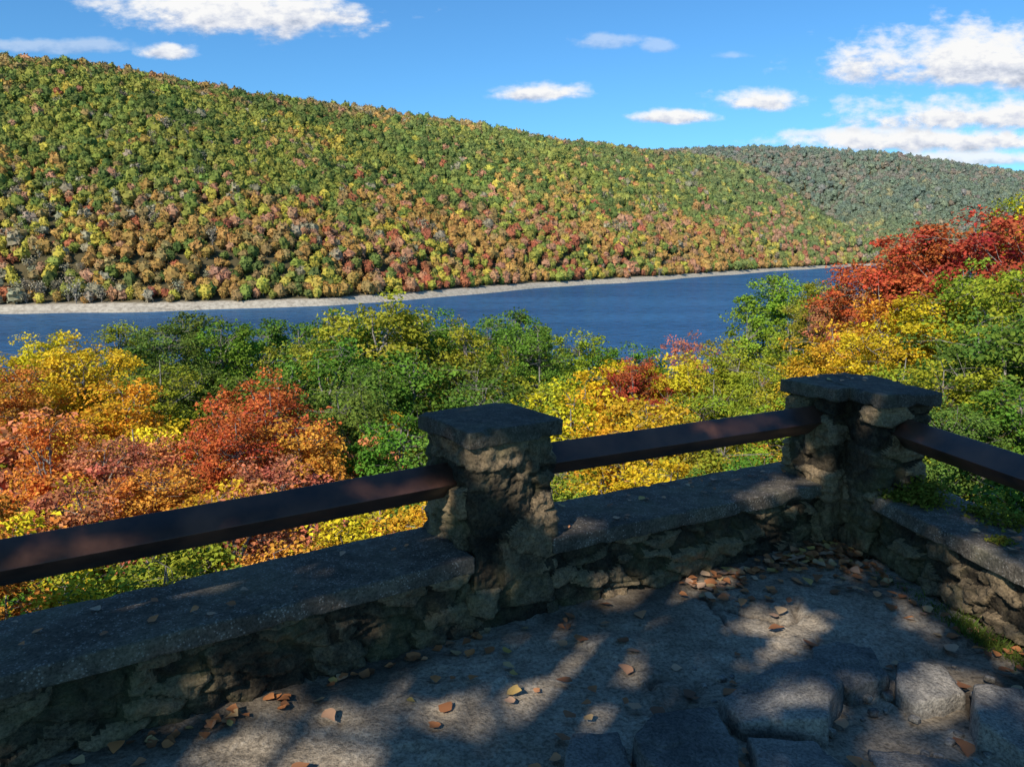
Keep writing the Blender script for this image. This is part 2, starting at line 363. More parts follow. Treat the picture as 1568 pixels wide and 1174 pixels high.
def instancer(name,P,scl,rot,idx,col,coll):
    me_o=mesh_obj(name,P,np.zeros((0,4)),attrs={'scl':('POINT','FLOAT_VECTOR',scl),'rot':('POINT','FLOAT',rot),'idx':('POINT','INT',idx),'tcol':('POINT','FLOAT_COLOR',np.column_stack([col,np.ones(len(col))]))})
    ng=bpy.data.node_groups.new(name,'GeometryNodeTree')
    ng.interface.new_socket('Geometry',in_out='INPUT',socket_type='NodeSocketGeometry');ng.interface.new_socket('Geometry',in_out='OUTPUT',socket_type='NodeSocketGeometry')
    N=NT(ng);gi=N.a('NodeGroupInput');go=N.a('NodeGroupOutput')
    ci=N.a('GeometryNodeCollectionInfo',{'Collection':coll,'Separate Children':True,'Reset Children':True})
    def na(nm,ty):
        nd=N.a('GeometryNodeInputNamedAttribute',data_type=ty);nd.inputs['Name'].default_value=nm;return nd.outputs[0]
    cx=N.a('ShaderNodeCombineXYZ',{'Z':na('rot','FLOAT')})
    ip=N.a('GeometryNodeInstanceOnPoints',{'Points':gi.outputs[0],'Instance':ci.outputs[0],'Pick Instance':True,'Instance Index':na('idx','INT'),'Rotation':cx.outputs[0],'Scale':na('scl','FLOAT_VECTOR')})
    ng.links.new(ip.outputs[0],go.inputs[0])
    md=me_o.modifiers.new('forest','NODES');md.node_group=ng
    return me_o
PAL=np.array([(.10,.145,.032),(.18,.22,.045),(.29,.285,.05),(.52,.40,.06),(.47,.24,.07),(.41,.10,.06),(.46,.205,.125),(.35,.215,.085),(.34,.28,.19)])
pts=[]
yy=430.
while yy<4200:
    sp=7.3*max(1.,(yy/750)**.6)
    xs=np.arange(-.80*yy-60,.80*yy+60,sp);pts.append(np.column_stack([xs+rng.uniform(-.5,.5,len(xs))*sp,yy+rng.uniform(-.5,.5,len(xs))*sp,np.full(len(xs),sp)]));yy+=sp
pts=np.concatenate(pts);z,d,D=hill(pts[:,0],pts[:,1]);e=pts[:,1]-shore_y(pts[:,0])
k=(e>0)&(d>10)&((d<D*1.15)|((pts[:,1]>2400)&(pts[:,1]<3650)&(pts[:,0]>.15*pts[:,1])))&(pts[:,0]<2900);pts=pts[k];z=z[k];d=d[k];D=D[k];nP=len(pts)
tt=d/D;kx=pts[:,0]/pts[:,1];lo=1-sstep(.12,.36,tt);hi=sstep(.74,.92,tt)
Wl=np.array([.4,1.0,1.3,1.3,1.2,.26,.9,.8,.7]);Wm=np.array([1.5,3.8,2.4,.4,.2,.03,.12,.35,.2]);Wh=np.array([.8,1.4,.8,.15,.5,.05,.1,2.8,.15])
W=Wm[None]*(1-lo-hi)[:,None]+Wl[None]*lo[:,None]+Wh[None]*hi[:,None];W=np.clip(W,.02,None)
red=np.exp(-((kx-.03)/.26)**2-((tt-.15)/.17)**2);W[:,[4,6]]*=(1+2.6*red)[:,None];W[:,5]*=1+6*red
rg=sstep(.12,.35,kx);W[:,1]*=1+1.4*rg;W[:,[3,8]]*=(1-.5*rg)[:,None]
lf=1-sstep(-.5,-.2,kx);W[:,8]*=1+.6*lf*lo
for q in range(9):
    nn=fbm(np.column_stack([pts[:,0]/90+q*31,pts[:,1]/90,np.full(nP,q*5.5)]),3);W[:,q]*=np.exp(8*(nn-.5))
W/=W.sum(1)[:,None];cum=W.cumsum(1);ch=(rng.random(nP)[:,None]>cum).sum(1).clip(0,8)
col=PAL[ch]*(.8+.4*rng.random((nP,1)))*(1+.05*rng.normal(size=(nP,3)))
col=col*.86+np.array([.26,.235,.08])*.14
shd=fbm(np.column_stack([pts[:,0]/300,pts[:,1]/300,np.full(nP,2.)]),2);col*=(.8+.45*shd)[:,None]
col=np.clip(col,.01,.85)
hz=(.02+sstep(700,3400,pts[:,1])*.38+.24*sstep(2350,2700,pts[:,1]))[:,None];col=col*(1-hz)+np.array([.17,.205,.21])*hz  # distance haze painted into the crown colours, blue-grey growing with depth
idx=np.where(ch==8,np.where(rng.random(nP)<.4,8,1),rng.integers(0,8,nP))
sc=pts[:,2]*(.55+.45*rng.random(nP)**1.4);zs=sc*(.85+.4*rng.random(nP))
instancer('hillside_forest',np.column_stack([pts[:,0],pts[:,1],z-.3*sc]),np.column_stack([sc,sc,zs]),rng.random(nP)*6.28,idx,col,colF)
# ---- trees on the near slope: (bearing, dip, distance, apparent width, colour)
T=[(-494,90,70,150,G),(-594,112,75,130,YG),(-724,124,70,140,Y),(-364,100,75,150,G),(-204,68,60,210,YG),(-104,96,78,150,G),(-4,88,88,150,G),(-40,108,80,120,G),(96,120,85,125,YG),(266,122,90,90,PK),(180,140,80,120,G),(346,104,60,120,YG),(406,36,46,130,YG),(440,72,42,120,YG),(-280,92,70,150,G),(-440,104,66,150,G),(-150,86,66,140,G),(-320,106,64,140,YG),(-540,110,60,140,G),(-230,100,62,150,G),(30,108,70,130,G),(-70,100,64,130,YG),
(-654,128,46,170,Y),(-544,152,44,140,YG),(-774,178,42,150,O),(-604,200,36,200,OY),(-284,140,42,220,G),(-164,150,42,220,G),(-64,164,44,180,G),(46,160,44,190,YG),(166,163,45,160,Y),(190,163,42,100,RD),(256,156,44,150,Y),(-44,190,34,180,G),(76,210,30,230,Y),(316,180,36,170,YG),(216,220,30,190,OY),(-390,180,38,180,G),(340,150,44,130,YG),(120,195,36,180,OY),(-230,175,38,170,G),
(-384,190,27,210,RD),(-584,245,25,220,PK),(-334,255,25,190,O),(-724,255,24,180,O),(-184,250,26,180,G),(-254,205,32,170,G),(-440,245,23,150,RD),(-4,300,19,190,YG),(166,260,22,230,Y),(316,255,19,200,YG),(-680,350,17,230,PK),(-454,355,17,220,OY),(-224,370,15,200,Y),(-534,455,12.5,230,YG),(-750,515,11,230,G),(-300,465,12,200,OY),(60,325,15,200,YG),(420,235,20,160,YG),(-640,285,21,180,PK),(240,325,15,190,Y),(380,315,14,160,G),(-90,395,13,160,OY),(-560,330,18,190,O),(-380,320,19,180,PK),
(416,146,34,120,YG),(476,46,38,100,YG),(506,56,32,100,PK),(556,5,26,160,RD),(630,-40,22,190,RD),(716,-60,20,200,RD),(776,-108,24,130,YG),(836,-128,21,180,Y),(576,75,20,170,OY),(506,106,22,150,OY),(446,136,24,140,YG),(696,20,15,190,YG),(776,-20,13.5,210,YG),(640,65,15,170,Y),(736,90,10.5,220,G),(666,165,9.5,180,YG),(800,200,8,210,G),(870,50,9.5,270,G),(596,146,14,140,YG),(900,-75,15,230,RD),(1000,0,12,300,YG),(680,225,8,150,G),(620,-8,23,150,O),(560,116,17,140,Y)]
for q,(bx,dip,dist,w,c) in enumerate(T):
    x=bx/1177*dist*1.005;y=dist;top=1.6-dist*dip/1150;R=w/2/1177*dist*1.15;s=R/3.
    v=variants[q%6] if c not in (PK,O) else variants[[1,3,5,0][q%4]]
    if c in (G,DG) or (c is RD): v=variants[[0,2,4][q%3]]
    ob=bpy.data.objects.new(tn[id(c)],v.data);scene.collection.objects.link(ob)
    ob.color=(*[a*(.85+.3*rng.random()) for a in c],1)
    ob.scale=(s,s,s*(.85+.25*rng.random()));ob.location=(x,y,top-9.6*ob.scale[2]);ob.rotation_euler=(0,0,rng.random()*6.28)
P=[];S=[];K=[]
def pal(bx):
    if bx<-150: L=[Y,OY,O,PK,YG,G,RD];p=[.16,.16,.15,.16,.19,.13,.05]
    elif bx<350: L=[Y,OY,YG,G,DG,O];p=[.26,.15,.29,.18,.05,.07]
    else: L=[YG,Y,G,DG,O,RD];p=[.32,.2,.3,.06,.07,.05]
    return L[rng.choice(len(L),p=p)]
yy=5.0
while yy<205:
    sp=np.interp(yy,[5,12,30,70,205],[1.8,2.8,4.4,6.5,8.5])
    for x in np.arange(-.95*yy-8,1.15*yy+8,sp):
        xx=x+rng.uniform(-.4,.4)*sp;y2=yy+rng.uniform(-.4,.4)*sp
        o=float(outd(xx,y2))
        if o<1.6 or o>204: continue
        g=float(ground(np.array([xx]),np.array([y2]))[0]);bx=xx/y2*1177
        lim=np.interp(y2,[5,7,12,20,35,60,100,205],[520,480,360,275,205,165,155,165])
        if bx>430: lim-=min(1,(bx-430)/250)*np.interp(y2,[5,12,30,60],[220,210,190,110])
        h=rng.uniform(9,14) if y2>25 else rng.uniform(5,10)
        top=min(g+h,1.6-y2*(lim+rng.uniform(0,55))/1150)
        if top-g<1.2: continue
        s=min(h,max(top-g,2.))*.1*rng.uniform(.9,1.2);s=min(s,np.interp(y2,[5,12,30,60],[.32,.62,1.,1.35]))
        P.append((xx,y2,top-9.6*s));S.append(s);K.append(pal(bx))
    yy+=sp
P=np.array(P);S=np.array(S);K=np.array(K)*(.72+.45*rng.random((len(P),1)))
idm=np.where(P[:,1]<32,rng.integers(4,7,len(P)),rng.integers(0,4,len(P)))
instancer('slope_forest',P,np.column_stack([S,S,S]),rng.random(len(P))*6.28,idm,K,colM)
# ------------------------------------------------------------ masonry
def frame(P,D,Nn,s,o,z,rz=0.):
    d=np.array([D[0],D[1],0.]);nn=np.array([Nn[0],Nn[1],0.])
    M=np.column_stack([d,nn,[0,0,1.]]);return M,np.array([P[0]+D[0]*s+Nn[0]*o,P[1]+D[1]*s+Nn[1]*o,z])
def resample(P,res,closed):
    P=np.array(P,float);Q=[];m=len(P) if closed else len(P)-1
    for k in range(m):
        a=P[k];b2=P[(k+1)%len(P)];n=max(1,int(round(np.linalg.norm(b2-a)/res)))
        Q.append(a+(b2-a)*np.linspace(0,1,n,endpoint=False)[:,None])
    if not closed:Q.append(P[-1:])
    return np.concatenate(Q)
def rubble(mb,path,z0,z1,seed,closed=False,res=.010,cell=(.17,.085),amp=1.,side=1,ang=0.,soft0=.38):
    """irregular rubble masonry face that follows a plan path; 'side' picks the outward side"""
    Q=resample(path,res,closed)
    if closed:
        for _ in range(2): Q=(np.roll(Q,1,0)+np.roll(Q,-1,0)+2*Q)/4
        T=np.roll(Q,-1,0)-np.roll(Q,1,0)
        for _ in range(2): T=(np.roll(T,1,0)+np.roll(T,-1,0)+2*T)/4
    else: T=np.gradient(Q,axis=0)
    T/=np.linalg.norm(T,axis=1)[:,None];Nn=np.column_stack([T[:,1],-T[:,0]])*side
    nz=int(round((z1-z0)/res))+1;zz=np.linspace(z0,z1,nz);m=len(Q)
    P=np.column_stack([np.repeat(Q,nz,0),np.tile(zz,m)]);NN=np.column_stack([np.repeat(Nn,nz,0),np.zeros(m*nz)])
    w=np.column_stack([(fbm(P*5+seed,3)-.5),(fbm(P*5+seed+40,3)-.5),(fbm(P*5+seed+80,3)-.5)*.7])*.10
    c,s=math.cos(ang),math.sin(ang);Pr=P+w;Pr=np.column_stack([Pr[:,0]*c+Pr[:,1]*s,-Pr[:,0]*s+Pr[:,1]*c,Pr[:,2]])
    p=Pr/[cell[0],cell[0],cell[1]]+seed
    F1,F2,ID=voro(p)
    g=sstep(.0,.14,F2-F1);soft=fbm(P*3.3+seed+9,2);g2=1-(1-g)*sstep(soft0,soft0+.2,soft)
    rid=1-np.abs(fbm(P*[16,16,24]+seed,4)-.5)*2
    dsp=(ID-.5)*.042+.026*g2+(fbm(P*9+seed,3)-.5)*.05+(rid-.8)*.038+(fbm(P*55+seed,3)-.5)*.02
    V=P+NN*((dsp-.012)*amp)[:,None]
    mm=m if closed else m-1
    i=np.arange(mm)[:,None];j=np.arange(nz-1)[None,:];i2=(i+1)%m
    F=np.stack([i*nz+j,i2*nz+j,i2*nz+j+1,i*nz+j+1],-1).reshape(-1,4)
    cf=np.where(g2>.4,ID,.1)
    mb.add(V,F if side>0 else F[:,::-1],0,True,cell=cf[F[:,0]])
def wall(name,P,D,Nn,s0,s1,seed):
    mb=MB();ang=math.atan2(D[1],D[0])
    V,F=boxgrid(s1-s0,.33,.40,.1,.01,.0,20,seed,frame(P,D,Nn,(s0+s1)/2,.22,.08));mb.add(V,F,0,cell=.1)
    a=P+D*s0+Nn*.03;b2=P+D*s1+Nn*.03;rubble(mb,[a,b2],-.09,.285,seed*7.3,res=.009,side=1,cell=(.19,.078),ang=ang,soft0=.25)
    a=P+D*s0+Nn*.40;b2=P+D*s1+Nn*.40;rubble(mb,[a,b2],-.5,.285,seed*7.3+50,res=.03,side=-1,ang=ang)
    V,F=boxgrid(s1-s0-.006,.435,.075,.016,.008,.0045,9,seed*11.,frame(P,D,Nn,(s0+s1)/2,.20,.3135),lo=.08);mb.add(V,F,1,cell=.5)
    return mb.obj(name,[M_STONE,M_COPE])
I1=PC-N1*.2;I2=PC-N2*.2
sC=float((C0-I2)@D2)
wall('stone_wall',I1,D1,N1,-5.2,-.2,1)
wall('stone_wall',I2,D2,N2,.2,sC+.02,2)
wall('stone_wall',C0,D3,N3,.0,5.5,3)
mb=MB();c=lambda s,o:PC+D1*s+N1*o
rubble(mb,[c(-.2,-.2),c(.2,-.2),c(.2,.2),c(-.2,.2)],-.09,.812,31.,True,.008,(.24,.15),.85,1,A1,soft0=.32)
V,F=boxgrid(.465,.46,.072,.014,.006,.0035,7,4.4,frame(PC,D1,N1,0,0,.842),lo=.06);mb.add(V,F,1,cell=.5)
mb.obj('stone_pillar',[M_STONE,M_CAP])
def isect(p,d,q,e):
    t=np.linalg.solve(np.column_stack([d,-e]),q-p);return p+d*t[0]
pa=C0-D2*.14-N2*.025;pb=C0+D3*.275-N3*.025
inner=isect(pa,D2,pb,D3);pc=pb+N3*.30;pf=pa+N2*.31;outer=isect(pc,D3,pf,D2)
mb=MB();rubble(mb,[pa,inner,pb,pc,outer,pf],-.09,.812,57.,True,.008,(.22,.14),.85,1,A2,soft0=.3)
V,F=boxgrid(.52,.375,.072,.014,.006,.0035,8,14.4,frame(C0,D2,N2,.085,.135,.842),lo=.06);mb.add(V,F,1,cell=.5)
V,F=boxgrid(.60,.36,.072,.014,.006,.0035,8,24.4,frame(C0,D3,N3,.01,.13,.8465),lo=.06);mb.add(V,F,1,cell=.5)
mb.obj('stone_pillar',[M_STONE,M_CAP])
def rail(P0,P1):
    P0=np.array(P0,float);P1=np.array(P1,float);d=P1-P0;L=np.linalg.norm(d);d/=L
    s=np.cross([0,0,1.],d);s/=np.linalg.norm(s);u=np.cross(d,s)
    c=math.cos(math.pi/4);a=(s+u)*c;bb=(u-s)*c
    V,F=boxgrid(L,.112,.112,.25,.006,0,1,0,(np.column_stack([d,a,bb]),(P0+P1)/2))
    mb=MB();mb.add(V,F,0);mb.obj('metal_rail',[M_METAL])
e=PC-D1*5.2
rail((e[0],e[1],.62),(PC[0]-D1[0]*.15,PC[1]-D1[1]*.15,.625))
a=PC+D2*.14;bq=C0-D2*.09+N2*.11
rail((a[0],a[1],.645),(bq[0],bq[1],.682))
a=C0+D3*.2+N3*.135;bq=C0+D3*5.4+N3*.135
rail((a[0],a[1],.675),(bq[0],bq[1],.668))
# ------------------------------------------------------------ floor
xs=np.arange(-4.4,2.9,.018);ys=np.arange(-2.2,4.5,.018)
X,Yf=np.meshgrid(xs,ys,indexing='ij');nx,ny=X.shape
cracks=[[(.85,3.45),(.933,3.246),(.982,2.926),(1.15,2.8),(1.352,2.678),(1.524,2.45),(1.9,2.3)],[(.982,2.926),(.5,2.62)],[(.933,3.246),(1.2,3.15),(1.35,3.28)],[(1.15,2.8),(1.3,3.0)],[(-.5,2.5),(-.9,2.0),(-1.0,1.2)]]
q3=np.stack([X.ravel(),Yf.ravel(),0*X.ravel()],-1)
wx=(fbm(q3*6,3)-.5).reshape(X.shape)*.20
wy=(fbm(q3*6+9,3)-.5).reshape(X.shape)*.20
cd=np.full(X.shape,9.)
for cl in cracks:
    for p,q in zip(cl[:-1],cl[1:]):
        p=np.array(p);q=np.array(q);ab=q-p;t=np.clip(((X+wx-p[0])*ab[0]+(Yf+wy-p[1])*ab[1])/(ab@ab),0,1)
        cd=np.minimum(cd,np.hypot(X+wx-p[0]-t*ab[0],Yf+wy-p[1]-t*ab[1]))
fade=sstep(.3,.65,fbm(q3*2.5+4,2)).reshape(X.shape)
ck=np.clip(1-cd/.022,0,1)*fade
def fh(q): return (fbm(q*1.3,3)-.5)*.05+(fbm(q*6.,3)-.5)*.032
Zf=fh(q3).reshape(X.shape)+((fbm(q3*28,3)-.5)*.013).reshape(X.shape)-ck*.03
F1,F2,ID=voro(np.column_stack([X.ravel()*2.1+wx.ravel()*3,Yf.ravel()*2.1+wy.ravel()*3,np.full(X.size,.5)]))
Zf+=((ID-.5)*.020).reshape(X.shape)
dirt=(sstep(.40,.52,fbm(q3*2.2+5,4)).reshape(X.shape)*sstep(.45,.85,X+(2.6-Yf)*.4)*(1-sstep(2.55,2.78,Yf))*.95)
Zf-=dirt*.015
i=np.arange(nx-1)[:,None]*ny;j=np.arange(ny-1)[None,:]
F=np.stack([i+j,i+ny+j,i+ny+j+1,i+j+1],-1).reshape(-1,4)
oc=outd(X,Yf).ravel();F=F[(oc[F]<-.15).all(1)]
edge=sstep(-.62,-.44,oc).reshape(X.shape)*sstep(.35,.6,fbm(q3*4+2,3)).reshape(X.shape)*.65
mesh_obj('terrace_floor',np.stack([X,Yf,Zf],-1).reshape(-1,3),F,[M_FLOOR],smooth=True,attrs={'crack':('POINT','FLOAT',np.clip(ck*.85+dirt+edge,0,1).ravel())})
def floor_h(x,y): return float(fh(np.array([[x,y,0.]]))[0])+.006
def slab(mb,poly,zt,seed):
    P=np.array(poly,float);c=P.mean(0);n=len(P);m=72
    Q=[]
    for k in range(m):
        t=k/m*n;a=int(t);f=t-a;Q.append(P[a%n]*(1-f)+P[(a+1)%n]*f)
    Q=np.array(Q)
    nn=(fbm(np.column_stack([Q*8,np.full(m,seed)]),4)-.5)
    Q=c+(Q-c)*(1.03+nn[:,None]*.35)
    rings=[(1.03,-.04),(1.015,zt*.45),(1.0,zt*.9),(.985,zt),(.94,zt+.003),(.85,zt+.004),(.75,zt+.004),(.62,zt+.004),(.48,zt+.004),(.34,zt+.004),(.2,zt+.004),(.06,zt+.004),(.001,zt+.004)]
    V=[]
    for s,z in rings:
        R=c+(Q-c)*s;V.append(np.column_stack([R,np.full(m,z)]))
    V=np.concatenate(V);tl=np.array([math.sin(seed*2.1),math.cos(seed*1.7)])*.12
    f1=fbm(V*[4,4,0]+seed,2);lay=np.floor(f1*9)/9*.05
    V[:,2]+=((V[:,:2]-c)@tl+lay-.02+(fbm(V*[16,16,3]+seed,3)-.5)*.014)*np.clip(V[:,2]/zt,0,1);V[:,:2]+=((fbm(V*25+seed,3)-.5)*.014)[:,None]
    i=np.arange(len(rings)-1)[:,None]*m;j=np.arange(m)[None,:]
    F=np.stack([i+j,i+(j+1)%m,i+m+(j+1)%m,i+m+j],-1).reshape(-1,4);mb.add(V,F,0)
slabs=[([(.72,2.43),(.9,2.55),(1.09,2.60),(1.14,2.46),(1.01,2.26),(.76,2.29)],.09),([(1.15,2.72),(1.25,2.75),(1.37,2.72),(1.37,2.55),(1.20,2.50),(1.12,2.62)],.075),
([(1.43,2.64),(1.59,2.62),(1.60,2.47),(1.38,2.40),(1.37,2.5)],.065),([(1.62,2.45),(1.82,2.46),(1.86,2.2),(1.6,2.1),(1.5,2.24)],.085),
([(.47,2.31),(.68,2.36),(.70,2.18),(.66,2.02),(.42,2.02),(.38,2.17)],.08),([(.19,2.25),(.35,2.27),(.36,2.1),(.3,1.95),(.15,2.0)],.055),
([(.76,2.22),(.96,2.20),(1.0,2.05),(.85,1.95),(.74,2.02)],.065),([(1.15,2.2),(1.35,2.16),(1.4,1.95),(1.1,1.9)],.04),([(-.1,1.9),(.3,1.85),(.25,1.5),(-.1,1.55)],.03),([(.4,1.9),(.9,1.85),(.8,1.5),(.4,1.5)],.03)]
mb=MB()
for k,(pl,zt) in enumerate(slabs): slab(mb,pl,zt,k*3.3+1)
r=np.random.default_rng(3)
for _ in range(60):
    x,y=r.uniform(.7,1.85),r.uniform(2.05,2.75);s=r.uniform(.008,.028)
    V,F=boxgrid(s*1.6,s*1.2,s,s*.3,s*.4,s*.15,30,r.uniform(0,90));a=r.uniform(0,3)
    V=V@np.array([[math.cos(a),math.sin(a),0],[-math.sin(a),math.cos(a),0],[0,0,1]])+[x,y,floor_h(x,y)+s*.2];mb.add(V,F,0)
mb.obj('flagstones',[M_SLAB])
# ------------------------------------------------------------ fallen leaves
mb=MB()
def litter_mat():
    m,N,o=newmat('fallen_leaf');ri=N.a('ShaderNodeNewGeometry').outputs['Random Per Island']
    c=N.ramp(ri,[(0,(.16,.07,.03)),(.3,(.36,.14,.05)),(.55,(.58,.22,.07)),(.8,(.50,.33,.21)),(1,(.56,.36,.08))])
    p=N.a('ShaderNodeBsdfPrincipled',{'Base Color':c,'Roughness':.7});N.l.new(p.outputs[0],o.inputs[0]);return m
M_LIT=litter_mat()
def litter(x,y,z,s,r):
    t=np.linspace(0,1,6);w=np.array([.06,.42,.5,.38,.2,.02])*r.uniform(.7,1.1);jag=r.uniform(.8,1.2,6)
    cu=r.uniform(-.25,.5);tw=r.uniform(-.3,.3)
    Cn=np.column_stack([t-.5,0*t,cu*(t-.5)**2])
    L=Cn+np.column_stack([0*t,w*jag,w*r.uniform(.0,.5)]);Rr=Cn-np.column_stack([0*t,w*jag[::-1],-w*r.uniform(.0,.5)])
    V=np.concatenate([Cn,L,Rr])*s;a=r.uniform(0,6.28);c,sn=math.cos(a),math.sin(a)
    V[:,2]+=V[:,0]*tw+V[:,1]*r.uniform(-.2,.2);V=np.column_stack([V[:,0]*c-V[:,1]*sn,V[:,0]*sn+V[:,1]*c,V[:,2]])
    V[:,2]-=V[:,2].min();F=[]
    for k in range(5):F+=[[k,k+1,k+7,k+6],[k+1,k,k+12,k+13]]
    mb.add(V+[x,y,z+.003],F,0)
r=np.random.default_rng(5)
for _ in range(270):
    x,y=r.uniform(-1.6,2.1),r.uniform(1.3,4.)
    if outd(x,y)<-.44: litter(x,y,floor_h(x,y)+.004,r.uniform(.03,.065),r)
for _ in range(150):
    s=r.uniform(.9,sC);o=abs(r.normal())*.12+.03;p=I2+D2*s-N2*o;litter(p[0],p[1],floor_h(*p)+r.uniform(0,.008),r.uniform(.03,.06),r)
for _ in range(150):
    p=C0-D2*abs(r.normal())*.28+D3*abs(r.normal())*.22-N3*.03;
    if outd(*p)<-.42: litter(p[0],p[1],floor_h(*p)+r.uniform(.004,.022),r.uniform(.035,.06),r)
for _ in range(50):
    s=r.uniform(0,1.6);p=C0+D3*s-N3*(abs(r.normal())*.12+.02);litter(p[0],p[1],floor_h(*p),r.uniform(.03,.055),r)
for _ in range(50):
    s=-r.uniform(.2,1.8);p=I1+D1*s-N1*(abs(r.normal())*.05+.02);litter(p[0],p[1],floor_h(*p),r.uniform(.03,.055),r)
for _ in range(36):
    s=r.uniform(.3,sC);p=I2+D2*s+N2*r.uniform(.02,.38);litter(p[0],p[1],.354,r.uniform(.02,.045),r)
for _ in range(24):
    s=-r.uniform(.3,3);p=I1+D1*s+N1*r.uniform(.02,.38);litter(p[0],p[1],.354,r.uniform(.02,.045),r)
for _ in range(50):
    s=r.uniform(.25,3);p=C0+D3*s+N3*r.uniform(.02,.38);litter(p[0],p[1],.354,r.uniform(.02,.05),r)
for _ in range(14):
    p=C0+D2*r.uniform(-.1,.25)+N2*r.uniform(0,.25);litter(p[0],p[1],.884,r.uniform(.02,.04),r)
mb.obj('fallen_leaves',[M_LIT])
M_GR=leaf_mat('grass_blades',(.15,.19,.035),.3);M_MOSS=leaf_mat('moss_and_creeper',(.19,.18,.03),.3,.08)
def grass(cx,cy,n,sp,h,r,mb):
    for _ in range(n):
        x=cx+r.normal()*sp*.5;y=cy+r.normal()*sp
        d=r.normal(size=2)*.5*h;hh=h*r.uniform(.3,1.)*.8;w=.0022
        a=r.uniform(0,3.14);wv=np.array([math.cos(a)*w,math.sin(a)*w,0]);b0=np.array([x,y,-.01]);b1=b0+[d[0]*.35,d[1]*.35,hh*.65];b2=b0+[d[0],d[1],hh]
        mb.add([b0-wv,b0+wv,b1+wv*.8,b1-wv*.8,b2+wv*.1,b2-wv*.1],[[0,1,2,3],[3,2,4,5]],0,False,v=r.random(),h=r.random())
mb=MB();r=np.random.default_rng(9)
for s,n,h in ((.5,50,.03),(.65,70,.035),(.8,80,.045),(.95,120,.07),(1.05,180,.08),(1.18,200,.07),(1.3,140,.06),(1.5,90,.05),(1.8,120,.06)):
    p=C0+D3*s-N3*.05;grass(p[0],p[1],n,.06,h,r,mb)
mb.obj('grass',[M_GR])
mb=MB();r=np.random.default_rng(19);PP=[];
for (s,o,z,rad,nn) in ((.33,.10,.37,.07,500),(.42,.16,.38,.09,700),(.36,.22,.42,.09,600),(.62,.30,.38,.06,250),(.95,.12,.365,.04,130),(1.2,.33,.38,.09,300),(.75,.33,.38,.1,400),(1.6,.3,.38,.1,300)):
    c=C0+D3*s+N3*o;q=r.normal(size=(nn,3))*[rad*.6,rad*.6,rad*.22];PP.append(np.array([c[0],c[1],z-.01])+q)
PP=np.concatenate(PP);PP[:,2]=np.maximum(PP[:,2],.356)
V,F=leafquads(PP,r.normal(size=PP.shape)*.6+[0,0,1],r.uniform(.012,.028,len(PP)),r.uniform(.008,.02,len(PP)),3)
mb.add(V,F,0,False,v=r.random(len(PP)),h=r.random(len(PP)));mb.obj('moss',[M_MOSS])
# ------------------------------------------------------------ shade tree behind the viewpoint
r=np.random.default_rng(77)
patch=[(-.62,2.25,.33,.38,.3),(.16,2.62,.46,.15,.5),(-.12,2.40,.32,.14,.6),(.46,2.90,.28,.09,.5),(1.16,3.12,.26,.13,.3),(1.76,3.10,.13,.2,0),(1.58,2.57,.24,.17,.4),(1.33,2.35,.22,.14,.4),
(.70,3.44,.36,.13,.5),(.58,3.74,.22,.07,.5),(1.68,4.32,.34,.08,.48),(.434,3.763,.14,.11,.5),(2.12,3.2,.16,.32,0),(-.98,3.05,.28,.09,.55),(-.07,3.65,.2,.08,.5),(1.54,4.58,.26,.08,.5),(-.97,2.48,.16,.08,.5),
(1.9,4.6,.1,.08,0),(2.29,4.64,.1,.1,0),(.97,2.5,.18,.12,.3),(2.4,2.6,.24,.18,0),(.2,2.25,.2,.1,.6),(1.75,2.35,.16,.13,.2),(1.0,2.8,.2,.06,.6),(-.2,2.0,.2,.1,.5)]
N0=30000
q=np.column_stack([r.uniform(-6.5,6.,N0),r.uniform(-2.,6.2,N0)])
keep=np.ones(N0)
for (cx,cy,rx,ry,an) in patch:
    dx=q[:,0]-cx;dy=q[:,1]-cy;c,s=math.cos(an),math.sin(an);u=(dx*c+dy*s)/rx;v=(-dx*s+dy*c)/ry
    wob=(fbm(np.column_stack([q*5,np.full(N0,cx*3)]),2)-.5)*1.4
    keep*=sstep(.9,1.3,np.sqrt(u*u+v*v)+wob)
thin=fbm(np.column_stack([q*1.9,np.zeros(N0)]),3);keep*=.6+.4*(1-sstep(.58,.7,thin))
k=r.random(N0)<keep;q=q[k];nL=len(q)
h=r.uniform(3.6,7.8,nL)
P=np.column_stack([q[:,0]-h*.40/.61,q[:,1]-h*.68/.61,h])
mb=MB();base=np.array([-4.6,-5.8,-.3])
tz=np.linspace(0,1,14)[:,None];trk=base+tz*np.array([1.0,1.8,8.2])+np.column_stack([np.sin(tz*5)*.15,np.cos(tz*4)*.15,0*tz])
V,F=tube(trk,np.linspace(.3,.06,14),10);mb.add(V,F,0,True,v=.5,h=.5)
for e in P[r.permutation(nL)[:70]]:
    s=trk[r.integers(4,13)]
    if s[2]>e[2]+.5: s=trk[4]
    t=np.linspace(0,1,10)[:,None];mid=(s+e)/2+[0,0,.5];Q=(1-t)**2*s+2*t*(1-t)*mid+t*t*e
    V,F=tube(Q,np.linspace(.04,.006,10),5);mb.add(V,F,0,True,v=.5,h=.5)
V,F=leafquads(P,r.normal(size=(nL,3))*.5+SUN*.8,r.uniform(.14,.23,nL),r.uniform(.13,.2,nL),5)
mb.add(V,F,1,False,v=r.random(nL),h=r.random(nL))
M_SH=leaf_mat('shade_tree_leaves','OBJ',0)
ot=mb.obj('shade_oak_tree',[M_BARK,M_SH]);ot.color=(.08,.09,.03,1)
